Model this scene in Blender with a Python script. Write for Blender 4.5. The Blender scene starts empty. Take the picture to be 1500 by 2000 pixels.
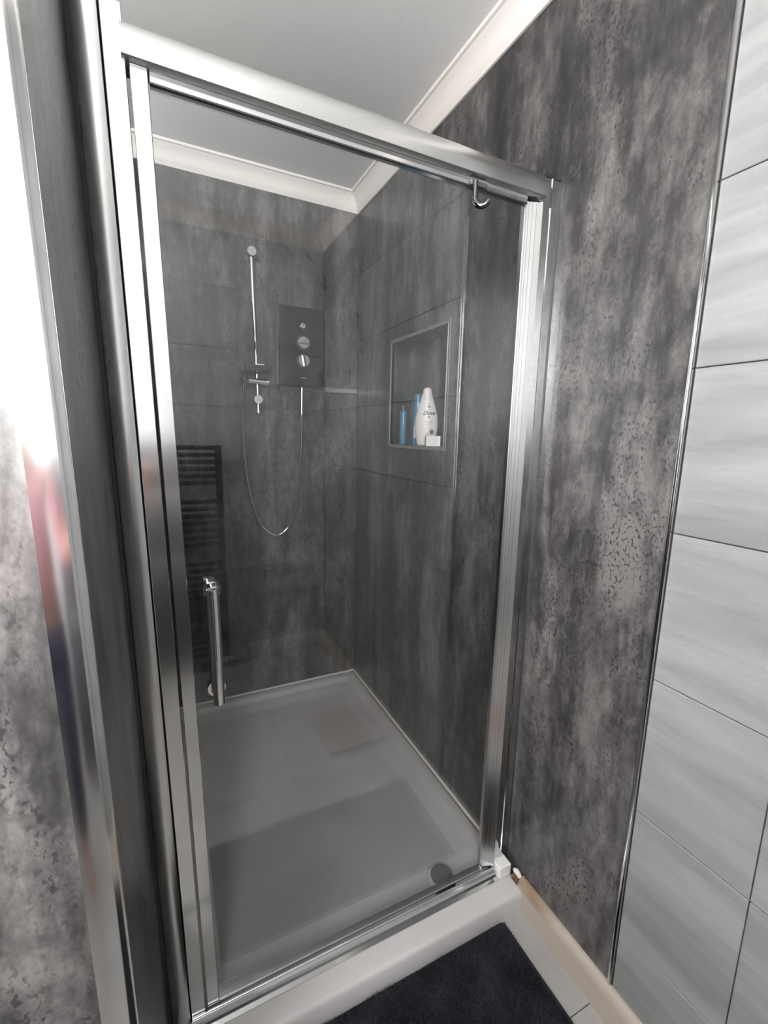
import bpy, bmesh, math, random
from mathutils import Vector, Matrix, noise
random.seed(7)
S = bpy.context.scene
COL = S.collection
PI = math.pi

# ------------------------------------------------------------------ camera, world, lights, exposure
cam_d = bpy.data.cameras.new('camera'); cam = bpy.data.objects.new('camera', cam_d); COL.objects.link(cam)
S.camera = cam
FPX = 872.79
cam_d.sensor_fit = 'HORIZONTAL'; cam_d.sensor_width = 36.0; cam_d.lens = FPX / 1500 * 36.0
cam_d.clip_start = 0.02; cam_d.clip_end = 50
yaw, pitch, roll = -0.4553, -0.1715, 0.0218
Fv = Vector((-math.sin(yaw)*math.cos(pitch), math.cos(yaw)*math.cos(pitch), math.sin(pitch)))
Rv = Fv.cross(Vector((0, 0, 1))).normalized(); Uv = Rv.cross(Fv)
R2 = math.cos(roll)*Rv + math.sin(roll)*Uv; U2 = math.cos(roll)*Uv - math.sin(roll)*Rv
M = Matrix((R2, U2, -Fv)).transposed().to_4x4(); M.translation = Vector((-0.8549, -0.8577, 1.3221))
cam.matrix_world = M

W = bpy.data.worlds.new('world'); S.world = W; W.use_nodes = True
W.node_tree.nodes['Background'].inputs[0].default_value = (0.85, 0.92, 1.0, 1)
W.node_tree.nodes['Background'].inputs[1].default_value = 1.0

# room extents (metres); X to the right along the shower door, Y into the shower, Z up
XL = -0.945          # face of the nib / left shower wall
YN = -0.335          # front face of the nib
YF = -1.706          # wall behind the camera
XR = -1.62           # far side of the room
YB = 1.2217          # back wall of the shower
ZC = 2.379           # ceiling
HP = 1.955           # top of the left wall, unseen, cut low to let daylight onto the ceiling
HC = 2.309           # underside of the coving
WX0, WX1, WZ0, WZ1 = -1.50, -1.05, 1.33, 2.29   # window opening behind the camera
SY0, SY1, SZ0, SZ1 = -1.60, -0.62, 0.85, 2.22   # window in the far side wall

def area_light(name, loc, rot, sx, sy, power, col, spread=180):
    d = bpy.data.lights.new(name, 'AREA'); d.shape = 'RECTANGLE'; d.size = sx; d.size_y = sy
    d.energy = power; d.color = col; d.spread = math.radians(spread)
    o = bpy.data.objects.new(name, d); COL.objects.link(o); o.location = loc; o.rotation_euler = rot
    return o
# daylight from the tall window behind the camera, above the radiator
area_light('window_daylight', ((WX0+WX1)/2, YF+0.012, (WZ0+WZ1)/2), (PI/2+0.0, 0, 0), WX1-WX0-0.10, WZ1-WZ0-0.10, 17.5, (1.0, 0.992, 0.985), 112)
# daylight from the window in the far side wall
area_light('side_daylight', (XR+0.012, (SY0+SY1)/2, (SZ0+SZ1)/2), (PI/2, 0, -PI/2), SY1-SY0-0.12, SZ1-SZ0-0.12, 13.0, (1.0, 0.992, 0.985), 165)

V = S.view_settings
S.display_settings.display_device = 'sRGB'
V.view_transform = 'Standard'; V.look = 'None'; V.gamma = 1.0; V.use_curve_mapping = False
V.exposure = 0.9

# ------------------------------------------------------------------ materials
MATS = {}
def newmat(name):
    m = bpy.data.materials.new(name); m.use_nodes = True
    nt = m.node_tree; b = nt.nodes['Principled BSDF']; MATS[name] = m
    return m, nt, b
def simple(name, col, rough=0.5, metal=0.0, spec=None, bump=0, bscale=200, coat=0):
    m, nt, b = newmat(name)
    b.inputs['Base Color'].default_value = (*col, 1); b.inputs['Roughness'].default_value = rough
    b.inputs['Metallic'].default_value = metal
    if spec is not None: b.inputs['Specular IOR Level'].default_value = spec
    if coat: b.inputs['Coat Weight'].default_value = coat
    n = nt.nodes.new('ShaderNodeTexNoise'); n.inputs['Scale'].default_value = bscale; n.inputs['Detail'].default_value = 3
    g = nt.nodes.new('ShaderNodeNewGeometry'); nt.links.new(g.outputs['Position'], n.inputs['Vector'])
    if bump:
        bp = nt.nodes.new('ShaderNodeBump'); bp.inputs['Strength'].default_value = bump; bp.inputs['Distance'].default_value = 0.002
        nt.links.new(n.outputs['Fac'], bp.inputs['Height']); nt.links.new(bp.outputs['Normal'], b.inputs['Normal'])
    else:   # faint smudging of the gloss
        mr = nt.nodes.new('ShaderNodeMapRange'); mr.inputs['To Min'].default_value = max(0.0, rough-0.03); mr.inputs['To Max'].default_value = rough+0.03
        n.inputs['Scale'].default_value = 12
        nt.links.new(n.outputs['Fac'], mr.inputs['Value']); nt.links.new(mr.outputs['Result'], b.inputs['Roughness'])
    return m
def nd(nt, t, **kw):
    n = nt.nodes.new(t)
    for k, v in kw.items():
        if k in n.inputs: n.inputs[k].default_value = v
        else: setattr(n, k, v)
    return n
def ramp(nt, stops):
    r = nt.nodes.new('ShaderNodeValToRGB'); e = r.color_ramp.elements
    while len(e) < len(stops): e.new(0.5)
    for q, (p, c) in zip(e, stops):
        q.position = p; q.color = (*c, 1) if len(c) == 3 else c
    return r
def math_n(nt, op, a, b=None):
    n = nt.nodes.new('ShaderNodeMath'); n.operation = op
    for i, v in enumerate((a, b)):
        if v is None: continue
        if isinstance(v, (int, float)): n.inputs[i].default_value = v
        else: nt.links.new(v, n.inputs[i])
    return n.outputs[0]

def panel_mat():
    m, nt, b = newmat('panel_marble'); L = nt.links
    g = nd(nt, 'ShaderNodeNewGeometry')
    def noise_at(scl, detail, rough=0.55, off=(0, 0, 0), dist=0.0):
        mp = nd(nt, 'ShaderNodeMapping'); mp.inputs['Scale'].default_value = scl; mp.inputs['Location'].default_value = off
        L.new(g.outputs['Position'], mp.inputs['Vector'])
        n = nd(nt, 'ShaderNodeTexNoise', Scale=1.0, Detail=detail, Roughness=rough, Distortion=dist)
        L.new(mp.outputs['Vector'], n.inputs['Vector']); return n.outputs['Fac']
    streak = noise_at((8.5, 8.5, 1.25), 4, 0.62, (0.3, 0.7, 0.1), 0.25)
    cloud = noise_at((5.0, 5.0, 2.6), 5, 0.66, (3.1, 1.7, 0.4), 0.6)
    fine = noise_at((34, 34, 18), 5, 0.75, (5, 2, 9), 0.3)
    grain = noise_at((240, 240, 150), 2, 0.5, (2, 6, 4))
    pit = noise_at((150, 150, 100), 2, 0.5, (1, 8, 2), 0.3)
    pitmask = noise_at((10, 10, 2.8), 4, 0.7, (11, 4, 6), 0.6)
    s = math_n(nt, 'ADD', math_n(nt, 'ADD', math_n(nt, 'MULTIPLY', streak, 0.40), math_n(nt, 'MULTIPLY', cloud, 0.33)), math_n(nt, 'ADD', math_n(nt, 'MULTIPLY', fine, 0.22), math_n(nt, 'MULTIPLY', grain, 0.05)))
    r = ramp(nt, [(0.42, (0.022, 0.021, 0.021)), (0.475, (0.043, 0.041, 0.0405)), (0.52, (0.082, 0.077, 0.0755)), (0.58, (0.150, 0.140, 0.136))])
    L.new(s, r.inputs['Fac'])
    pk = nd(nt, 'ShaderNodeMapRange'); L.new(pit, pk.inputs['Value']); pk.inputs['From Min'].default_value = 0.555; pk.inputs['From Max'].default_value = 0.61
    mk = nd(nt, 'ShaderNodeMapRange'); L.new(pitmask, mk.inputs['Value'])
    mk.inputs['From Min'].default_value = 0.45; mk.inputs['From Max'].default_value = 0.58
    pits = math_n(nt, 'MULTIPLY', math_n(nt, 'MULTIPLY', pk.outputs['Result'], mk.outputs['Result']), 0.8)
    mix = nd(nt, 'ShaderNodeMixRGB'); mix.inputs['Color2'].default_value = (0.022, 0.022, 0.023, 1)
    L.new(pits, mix.inputs['Fac']); L.new(r.outputs['Color'], mix.inputs['Color1']); L.new(mix.outputs['Color'], b.inputs['Base Color'])
    mr = nd(nt, 'ShaderNodeMapRange'); mr.inputs['To Min'].default_value = 0.24; mr.inputs['To Max'].default_value = 0.34
    L.new(cloud, mr.inputs['Value']); L.new(mr.outputs['Result'], b.inputs['Roughness'])
    bp = nd(nt, 'ShaderNodeBump'); bp.inputs['Strength'].default_value = 0.08; bp.inputs['Distance'].default_value = 0.001
    L.new(fine, bp.inputs['Height']); L.new(bp.outputs['Normal'], b.inputs['Normal'])
    return m
def tile_mat(name, c0, c1, c2, rough, along='H', veins=1.0, joint=False):
    m, nt, b = newmat(name); L = nt.links
    g = nd(nt, 'ShaderNodeNewGeometry'); oi = nd(nt, 'ShaderNodeObjectInfo')
    add = nd(nt, 'ShaderNodeVectorMath'); add.operation = 'ADD'
    mul = math_n(nt, 'MULTIPLY', oi.outputs['Random'], 37.0)
    L.new(g.outputs['Position'], add.inputs[0]); L.new(mul, add.inputs[1])
    def noise_at(scl, detail, rough_=0.55, rot=(0, 0, 0), dist=0.0):
        mp = nd(nt, 'ShaderNodeMapping'); mp.inputs['Scale'].default_value = scl; mp.inputs['Rotation'].default_value = rot
        L.new(add.outputs[0], mp.inputs['Vector'])
        n = nd(nt, 'ShaderNodeTexNoise', Scale=1.0, Detail=detail, Roughness=rough_, Distortion=dist)
        L.new(mp.outputs['Vector'], n.inputs['Vector']); return n.outputs['Fac']
    if along == 'H':
        vein = noise_at((2.2, 2.2, 17), 5, 0.6, (0.10, 0.06, 0), 0.5); soft = noise_at((1.6, 1.6, 5), 4, 0.5, (0.1, 0, 0))
        rel = noise_at((11, 11, 50), 5, 0.7, (0.1, 0, 0), 0.6)
    else:
        vein = noise_at((6, 3, 6), 5, 0.6, (0, 0, 0.6), 1.2); soft = noise_at((3, 3, 3), 4); rel = noise_at((30, 30, 30), 4)
    s = math_n(nt, 'ADD', math_n(nt, 'MULTIPLY', vein, 0.65), math_n(nt, 'MULTIPLY', soft, 0.35))
    r = ramp(nt, [(0.36, c0), (0.5, c1), (0.62, c2)]); L.new(s, r.inputs['Fac']); L.new(r.outputs['Color'], b.inputs['Base Color'])
    b.inputs['Roughness'].default_value = rough
    bp = nd(nt, 'ShaderNodeBump'); bp.inputs['Strength'].default_value = 0.25 * veins; bp.inputs['Distance'].default_value = 0.003
    L.new(rel, bp.inputs['Height']); L.new(bp.outputs['Normal'], b.inputs['Normal'])
    return m
def skirting_mat():
    m, nt, b = newmat('skirting_cream'); L = nt.links
    g = nd(nt, 'ShaderNodeNewGeometry'); sx = nd(nt, 'ShaderNodeSeparateXYZ'); L.new(g.outputs['Position'], sx.inputs[0])
    mp = nd(nt, 'ShaderNodeMapping'); mp.inputs['Scale'].default_value = (18, 9, 30); L.new(g.outputs['Position'], mp.inputs['Vector'])
    n = nd(nt, 'ShaderNodeTexNoise', Scale=1.0, Detail=5, Roughness=0.6); L.new(mp.outputs['Vector'], n.inputs['Vector'])
    # water stains of their own shape along the top edge, near the tray
    a = nd(nt, 'ShaderNodeMapRange'); L.new(sx.outputs['Z'], a.inputs['Value']); a.inputs['From Min'].default_value = 0.035; a.inputs['From Max'].default_value = 0.085
    c = nd(nt, 'ShaderNodeMapRange'); L.new(sx.outputs['Y'], c.inputs['Value']); c.inputs['From Min'].default_value = -0.36; c.inputs['From Max'].default_value = -0.12
    k = math_n(nt, 'MULTIPLY', a.outputs['Result'], c.outputs['Result'])
    k = math_n(nt, 'MULTIPLY', k, math_n(nt, 'ADD', n.outputs['Fac'], 0.35))
    r = ramp(nt, [(0.38, (0, 0, 0)), (0.85, (1, 1, 1))]); L.new(k, r.inputs['Fac'])
    mix = nd(nt, 'ShaderNodeMixRGB'); mix.inputs['Color1'].default_value = (0.42, 0.365, 0.305, 1); mix.inputs['Color2'].default_value = (0.24, 0.15, 0.085, 1)
    L.new(r.outputs['Color'], mix.inputs['Fac']); L.new(mix.outputs['Color'], b.inputs['Base Color'])
    b.inputs['Roughness'].default_value = 0.4
    return m
def glass_mat(name='door_glass', tint=(0.94, 0.95, 0.955)):
    m = bpy.data.materials.new(name); m.use_nodes = True; nt = m.node_tree; nt.nodes.clear(); MATS[name] = m
    o = nd(nt, 'ShaderNodeOutputMaterial'); t = nd(nt, 'ShaderNodeBsdfTransparent'); gl = nd(nt, 'ShaderNodeBsdfGlossy')
    t.inputs['Color'].default_value = (*tint, 1); gl.inputs['Roughness'].default_value = 0.015
    fr = nd(nt, 'ShaderNodeFresnel'); mx = nd(nt, 'ShaderNodeMixShader'); L = nt.links
    # the same reflectance on the front and the back surface of the pane
    g = nd(nt, 'ShaderNodeNewGeometry'); mr = nd(nt, 'ShaderNodeMapRange'); mr.inputs['To Min'].default_value = 1.68; mr.inputs['To Max'].default_value = 1/1.68
    L.new(g.outputs['Backfacing'], mr.inputs['Value']); L.new(mr.outputs['Result'], fr.inputs['IOR'])
    L.new(fr.outputs[0], mx.inputs[0]); L.new(t.outputs[0], mx.inputs[1]); L.new(gl.outputs[0], mx.inputs[2]); L.new(mx.outputs[0], o.inputs[0])
    return m
def tray_mat():
    m, nt, b = newmat('tray_acrylic'); L = nt.links
    g = nd(nt, 'ShaderNodeNewGeometry')
    n = nd(nt, 'ShaderNodeTexNoise', Scale=5.0, Detail=4, Roughness=0.6); L.new(g.outputs['Position'], n.inputs['Vector'])
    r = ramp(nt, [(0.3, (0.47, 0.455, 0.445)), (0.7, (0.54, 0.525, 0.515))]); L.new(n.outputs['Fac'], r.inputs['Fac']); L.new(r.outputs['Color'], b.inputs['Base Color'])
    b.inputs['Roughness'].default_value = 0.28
    return m
def stain_mat(name, c0, c1, scale, rough=0.6):
    m, nt, b = newmat(name); L = nt.links
    g = nd(nt, 'ShaderNodeNewGeometry'); n = nd(nt, 'ShaderNodeTexNoise', Scale=scale, Detail=5, Roughness=0.65); L.new(g.outputs['Position'], n.inputs['Vector'])
    r = ramp(nt, [(0.35, c0), (0.65, c1)]); L.new(n.outputs['Fac'], r.inputs['Fac']); L.new(r.outputs['Color'], b.inputs['Base Color'])
    b.inputs['Roughness'].default_value = rough
    return m

panel_mat(); skirting_mat(); glass_mat(); tray_mat()
tile_mat('wall_tile', (0.190, 0.197, 0.190), (0.245, 0.252, 0.244), (0.295, 0.303, 0.294), 0.42)
tile_mat('lit_wall_tile', (0.46, 0.465, 0.475), (0.54, 0.545, 0.555), (0.60, 0.605, 0.615), 0.35)  # wall tile copy with stronger daylight painted into its colour
tile_mat('floor_tile', (0.32, 0.305, 0.29), (0.37, 0.355, 0.34), (0.41, 0.395, 0.38), 0.35, along='F')
simple('grout', (0.20, 0.20, 0.195), 0.9, bump=0.3)
simple('ceiling_paint', (0.74, 0.735, 0.72), 0.8, bump=0.1, bscale=400)
simple('coving_paint', (0.72, 0.675, 0.63), 0.55, bump=0.05, bscale=300)
simple('plaster', (0.88, 0.88, 0.86), 0.8, bump=0.15)
simple('aluminium', (0.60, 0.60, 0.595), 0.13, 1.0)
simple('satin_aluminium', (0.62, 0.62, 0.615), 0.24, 1.0)
simple('polished_strip', (0.62, 0.62, 0.62), 0.13, 1.0)
simple('dark_chrome', (0.15, 0.15, 0.155), 0.08, 1.0)
simple('skirting_white', (0.62, 0.60, 0.57), 0.45)
simple('chrome', (0.82, 0.82, 0.83), 0.05, 1.0)
simple('clear_trim', (0.42, 0.42, 0.42), 0.18, 0.55)
simple('panel_trim', (0.20, 0.195, 0.19), 0.22, 0.2)
simple('gasket', (0.02, 0.022, 0.025), 0.5)
simple('grey_gasket', (0.085, 0.095, 0.11), 0.5)
simple('white_plastic', (0.78, 0.78, 0.77), 0.35)
simple('black_gloss', (0.010, 0.010, 0.011), 0.08)
simple('grey_plastic', (0.40, 0.40, 0.41), 0.3, 0.5)
simple('smoke_plastic', (0.05, 0.05, 0.055), 0.25)
simple('anthracite', (0.028, 0.029, 0.032), 0.35)
simple('mat_base', (0.012, 0.014, 0.018), 0.95, bump=0.4)
simple('mat_pile', (0.030, 0.032, 0.038), 0.9, spec=0.2)
simple('scale_glass', (0.30, 0.20, 0.165), 0.15)
simple('screen_dark', (0.04, 0.04, 0.04), 0.2)
simple('bottle_white', (0.68, 0.63, 0.59), 0.35)
simple('cap_white', (0.74, 0.64, 0.60), 0.35)
simple('bottle_blue', (0.05, 0.19, 0.34), 0.25)
simple('bottle_sky', (0.075, 0.20, 0.31), 0.25)
simple('print_navy', (0.03, 0.03, 0.05), 0.5)
simple('print_grey', (0.42, 0.34, 0.33), 0.5)
simple('print_plum', (0.22, 0.07, 0.08), 0.5)
simple('print_gold', (0.5, 0.38, 0.22), 0.5)
simple('silicone', (0.72, 0.71, 0.68), 0.4)
stain_mat('stain_reflection', (0.16, 0.115, 0.075), (0.27, 0.22, 0.165), 14)  # tan stain colour that also paints in the tray rim's reflection
stain_mat('rust', (0.05, 0.025, 0.012), (0.18, 0.09, 0.045), 60)
def pane_mat():
    m = bpy.data.materials.new('window_pane'); m.use_nodes = True; nt = m.node_tree; MATS['window_pane'] = m
    b = nt.nodes['Principled BSDF']; b.inputs['Base Color'].default_value = (0.8, 0.85, 0.88, 1); b.inputs['Roughness'].default_value = 0.4
    g = nd(nt, 'ShaderNodeNewGeometry'); n = nd(nt, 'ShaderNodeTexNoise', Scale=60.0); nt.links.new(g.outputs['Position'], n.inputs['Vector'])
    r = ramp(nt, [(0.3, (0.85, 0.92, 1.0)), (0.7, (1, 1, 1))]); nt.links.new(n.outputs['Fac'], r.inputs['Fac'])
    nt.links.new(r.outputs['Color'], b.inputs['Emission Color']); b.inputs['Emission Strength'].default_value = 3.0
    return m
pane_mat()

# ------------------------------------------------------------------ mesh helpers
def add_box(bm, x0, x1, y0, y1, z0, z1, bev=0.0, seg=1):
    vs = [bm.verts.new((x, y, z)) for x in (x0, x1) for y in (y0, y1) for z in (z0, z1)]
    F = [(0, 1, 3, 2), (4, 6, 7, 5), (0, 4, 5, 1), (2, 3, 7, 6), (0, 2, 6, 4), (1, 5, 7, 3)]
    fs = [bm.faces.new([vs[i] for i in f]) for f in F]
    if bev:
        es = {e for f in fs for e in f.edges}
        bmesh.ops.bevel(bm, geom=list(es), offset=bev, segments=seg, affect='EDGES', profile=0.5)
    return vs
def add_prism(bm, poly, z0, z1, plane='XY'):
    """closed polygon swept along the third axis"""
    def P(a, b, c): return {'XY': (a, b, c), 'YZ': (c, a, b), 'XZ': (a, c, b)}[plane]
    A = [bm.verts.new(P(a, b, z0)) for a, b in poly]; B = [bm.verts.new(P(a, b, z1)) for a, b in poly]
    n = len(poly)
    for i in range(n): bm.faces.new((A[i], A[(i+1) % n], B[(i+1) % n], B[i]))
    bm.faces.new(A[::-1]); bm.faces.new(B)
def frame_basis(t):
    t = t.normalized(); a = Vector((0, 0, 1)) if abs(t.z) < 0.9 else Vector((1, 0, 0))
    u = t.cross(a).normalized(); return u, t.cross(u).normalized()
def add_tube(bm, pts, rad, seg=12, cap=True):
    pts = [Vector(p) for p in pts]; rads = rad if isinstance(rad, (list, tuple)) else [rad]*len(pts)
    rings = []; u = None
    for i, p in enumerate(pts):
        t = (pts[min(i+1, len(pts)-1)] - pts[max(i-1, 0)])
        if t.length < 1e-9: t = Vector((0, 0, 1))
        t.normalize()
        if u is None: u, v = frame_basis(t)
        else:
            u = (u - t*u.dot(t)).normalized(); v = t.cross(u)
        rings.append([bm.verts.new(p + rads[i]*(math.cos(2*PI*k/seg)*u + math.sin(2*PI*k/seg)*v)) for k in range(seg)])
    for a, b in zip(rings, rings[1:]):
        for k in range(seg): bm.faces.new((a[k], a[(k+1) % seg], b[(k+1) % seg], b[k]))
    if cap: bm.faces.new(rings[0][::-1]); bm.faces.new(rings[-1])
def add_lathe(bm, prof, c, axis=(0, 0, 1), seg=24, sx=1.0, sy=1.0, ux=None):
    """prof: (radius, height) along axis from c"""
    ax = Vector(axis).normalized()
    if ux is None: u, v = frame_basis(ax)
    else: u = Vector(ux).normalized(); v = ax.cross(u)
    c = Vector(c); rings = []
    for r, h in prof:
        if r < 1e-6: rings.append([bm.verts.new(c + ax*h)])
        else: rings.append([bm.verts.new(c + ax*h + r*(sx*math.cos(2*PI*k/seg)*u + sy*math.sin(2*PI*k/seg)*v)) for k in range(seg)])
    for a, b in zip(rings, rings[1:]):
        for k in range(seg):
            k2 = (k+1) % seg
            if len(a) == 1 and len(b) == 1: continue
            if len(a) == 1: bm.faces.new((a[0], b[k2], b[k]))
            elif len(b) == 1: bm.faces.new((a[k], a[k2], b[0]))
            else: bm.faces.new((a[k], a[k2], b[k2], b[k]))
    if len(rings[0]) > 1: bm.faces.new(rings[0][::-1])
    if len(rings[-1]) > 1: bm.faces.new(rings[-1])
def mesh_of(bm, name, mat, smooth=None):
    bmesh.ops.recalc_face_normals(bm, faces=bm.faces[:])
    me = bpy.data.meshes.new(name); bm.to_mesh(me); bm.free()
    me.materials.append(MATS[mat])
    if smooth is not None:
        me.polygons.foreach_set('use_smooth', [True]*len(me.polygons))
        try: me.set_sharp_from_angle(angle=math.radians(smooth))
        except Exception: pass
    return me
def obj(name, bm, mat, parent=None, smooth=None, loc=None):
    me = mesh_of(bm, name, mat, smooth)
    o = bpy.data.objects.new(name, me); COL.objects.link(o)
    if parent is not None: o.parent = parent
    if loc is not None: o.location = loc
    return o
def tag(o, label, cat, group=None):
    o['label'] = label; o['category'] = cat
    if group: o['group'] = group
    return o
def struct(o, label=None):
    o['kind'] = 'structure'
    if label: o['label'] = label
    return o
def empty(name, loc):
    o = bpy.data.objects.new(name, None); COL.objects.link(o); o.location = loc; o.empty_display_size = 0.05
    return o
def child(name, bm, mat, thing, smooth=None):
    """part whose mesh was built in world coordinates, parented to a thing standing at thing.location"""
    p = thing; off = Vector((0, 0, 0))
    while p is not None: off += p.location; p = p.parent
    bmesh.ops.translate(bm, verts=bm.verts[:], vec=-off)
    return obj(name, bm, mat, thing, smooth)
def B(): return bmesh.new()
def box_obj(name, x0, x1, y0, y1, z0, z1, mat, parent=None, bev=0.0, seg=1):
    bm = B(); add_box(bm, x0, x1, y0, y1, z0, z1, bev, seg)
    return child(name, bm, mat, parent) if parent else obj(name, bm, mat)
def LEAN(z): return -0.003 + 0.0185*(1.9 - z)
def lean(bm):
    """the left jamb and the nib stand slightly out of plumb"""
    for v in bm.verts: v.co.x += LEAN(v.co.z)

# ------------------------------------------------------------------ floor
fl = box_obj('floor', XR, 0.0, YF, -0.0, -0.08, -0.009, 'grout'); struct(fl)
FT = {}
def rect_clip(a0, a1, lo, hi): return max(a0, lo), min(a1, hi)
def floor_tiles():
    xs = [-0.476 + 0.6*k for k in range(-4, 2)]; ys = [-0.32 + 0.3*k for k in range(-6, 3)]
    for i in range(len(xs)-1):
        for j in range(len(ys)-1):
            x0, x1 = rect_clip(xs[i]+0.001, xs[i+1]-0.001, XR, -0.001); y0, y1 = rect_clip(ys[j]+0.001, ys[j+1]-0.001, YF, -0.002)
            if x1-x0 < 0.02 or y1-y0 < 0.02: continue
            if x1 <= XL - 0.01 and y0 >= YN: continue
            if x0 < XL and y1 > YN:        # stop at the nib
                if x1 > XL: 
                    if y0 < YN: pass
                    x0 = XL + 0.001 if y0 >= YN else x0
                    y1 = YN if x0 < XL else y1
                else: y1 = YN
                if y1-y0 < 0.02: continue
            key = (round(x1-x0, 4), round(y1-y0, 4))
            if key not in FT:
                bm = B(); add_box(bm, -key[0]/2, key[0]/2, -key[1]/2, key[1]/2, -0.009, 0, 0.0012)
                FT[key] = mesh_of(bm, 'floor_tile', 'floor_tile')
            o = bpy.data.objects.new('tile', FT[key]); COL.objects.link(o); o.parent = fl; o.location = ((x0+x1)/2, (y0+y1)/2, 0)
floor_tiles()

# ------------------------------------------------------------------ walls
NY0, NY1, NZ0, NZ1, ND = 0.437, 0.845, 1.283, 1.684, 0.10   # niche opening
YT = -0.352    # end of the panels, start of the tiles
def slab_with_hole(bm, x0, x1, ya, yb, za, zb, h):
    hy0, hy1, hz0, hz1 = h
    add_box(bm, x0, x1, ya, hy0, za, zb); add_box(bm, x0, x1, hy1, yb, za, zb)
    add_box(bm, x0, x1, hy0, hy1, za, hz0); add_box(bm, x0, x1, hy0, hy1, hz1, zb)
bm = B(); slab_with_hole(bm, 0.011, 0.16, YF-0.15, YB+0.15, -0.08, ZC+0.05, (NY0-0.012, NY1+0.012, NZ0-0.012, NZ1+0.012))
add_box(bm, ND+0.012, 0.16, NY0-0.012, NY1+0.012, NZ0-0.012, NZ1+0.012)
wr = struct(obj('wall_right', bm, 'grout'))
bm = B(); slab_with_hole(bm, 0.0, 0.010, YT+0.005, YB-0.001, 0.0, ZC, (NY0, NY1, NZ0, NZ1)); child('panel', bm, 'panel_marble', wr)
# niche lining
bm = B()
add_box(bm, ND, ND+0.01, NY0, NY1, NZ0, NZ1); add_box(bm, 0.002, ND+0.01, NY0-0.01, NY0, NZ0-0.01, NZ1+0.01)
add_box(bm, 0.002, ND+0.01, NY1, NY1+0.01, NZ0-0.01, NZ1+0.01); add_box(bm, 0.002, ND+0.01, NY0, NY1, NZ0-0.01, NZ0); add_box(bm, 0.002, ND+0.01, NY0, NY1, NZ1, NZ1+0.01)
child('niche_lining', bm, 'panel_marble', wr)
tw = 0.013
for nm, a in (('niche_trim', (NY0-tw, NY0, NZ0-tw, NZ1+tw)), ('niche_trim', (NY1, NY1+tw, NZ0-tw, NZ1+tw)), ('niche_trim', (NY0, NY1, NZ0-tw, NZ0)), ('niche_trim', (NY0, NY1, NZ1, NZ1+tw))):
    o = box_obj(nm, -0.003, 0.0005, a[0], a[1], a[2], a[3], 'panel_trim', wr, 0.001)
for a in ((NY0-0.003, NY0, NZ0, NZ1), (NY1, NY1+0.003, NZ0, NZ1)):
    box_obj('trim_bead', -0.0045, -0.0028, a[0], a[1], a[2], a[3], 'clear_trim', wr)
# polished end trim
bm = B(); add_prism(bm, [(0.0, YT+0.010), (-0.0035, YT+0.008), (-0.006, YT+0.004), (-0.0065, YT), (-0.0065, YT-0.002), (0.0, YT-0.002)], 0.085, ZC)
o = child('end_trim', bm, 'polished_strip', wr, 40); o['label'] = 'polished metal trim where panel meets tiles'

TM = {}
def tile_piece(w, h, mat='wall_tile'):
    k = (round(w, 4), round(h, 4), mat)
    if k not in TM:
        bm = B(); add_box(bm, -k[0]/2, k[0]/2, 0, 0.010, -k[1]/2, k[1]/2, 0.0012)
        TM[k] = mesh_of(bm, 'wall_tile', mat)
    return TM[k]
def tile_wall(parent, place, us, zs, holes=(), mat='wall_tile'):
    """place(u, z) -> location, rotation; u runs along the wall"""
    for a0, a1 in zip(us, us[1:]):
        for b0, b1 in zip(zs, zs[1:]):
            rects = [(a0+0.001, a1-0.001, b0+0.001, b1-0.001)]
            for (h0, h1, g0, g1) in holes:
                new = []
                for r in rects:
                    if r[1] <= h0 or r[0] >= h1 or r[3] <= g0 or r[2] >= g1: new.append(r); continue
                    if r[0] < h0: new.append((r[0], h0, r[2], r[3]))
                    if r[1] > h1: new.append((h1, r[1], r[2], r[3]))
                    m0, m1 = max(r[0], h0), min(r[1], h1)
                    if r[2] < g0: new.append((m0, m1, r[2], g0))
                    if r[3] > g1: new.append((m0, m1, g1, r[3]))
                rects = new
            for r in rects:
                if r[1]-r[0] < 0.008 or r[3]-r[2] < 0.008: continue
                o = bpy.data.objects.new('tile', tile_piece(r[1]-r[0], r[3]-r[2], mat)); COL.objects.link(o); o.parent = parent
                o.location, o.rotation_euler = place((r[0]+r[1])/2, (r[2]+r[3])/2)
ZS = [0.0, 0.25, 0.55, 0.85, 1.15, 1.45, 1.75, 2.05, ZC-0.002]
# local +Y of a tile points into the wall
tile_wall(wr, lambda u, z: ((0.0, u, z), (0, 0, -PI/2)), [YF, -1.162, -0.5625, YT-0.0025], ZS)

# wall behind the camera
bm = B()
for a in ((XR-0.15, WX0, -0.08, ZC+0.05), (WX1, 0.01, -0.08, ZC+0.05), (WX0, WX1, -0.08, WZ0), (WX0, WX1, WZ1, ZC+0.05)): add_box(bm, a[0], a[1], YF-0.16, YF-0.011, a[2], a[3])
wf = struct(obj('wall_front', bm, 'grout'))
tile_wall(wf, lambda u, z: ((u, YF, z), (0, 0, PI)), [XR, -1.076, -0.476, -0.001], ZS, [(WX0, WX1, WZ0, WZ1)], 'lit_wall_tile')
wd = struct(box_obj('window_2', WX0+0.05, WX1-0.05, YF-0.06, YF-0.05, WZ0+0.05, WZ1-0.05, 'window_pane'))
for a in ((WX0, WX0+0.055, WZ0, WZ1), (WX1-0.055, WX1, WZ0, WZ1), (WX0+0.055, WX1-0.055, WZ0, WZ0+0.055), (WX0+0.055, WX1-0.055, WZ1-0.055, WZ1)):
    box_obj('window_frame', a[0], a[1], YF-0.09, YF-0.02, a[2], a[3], 'white_plastic', wd, 0.004)
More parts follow.
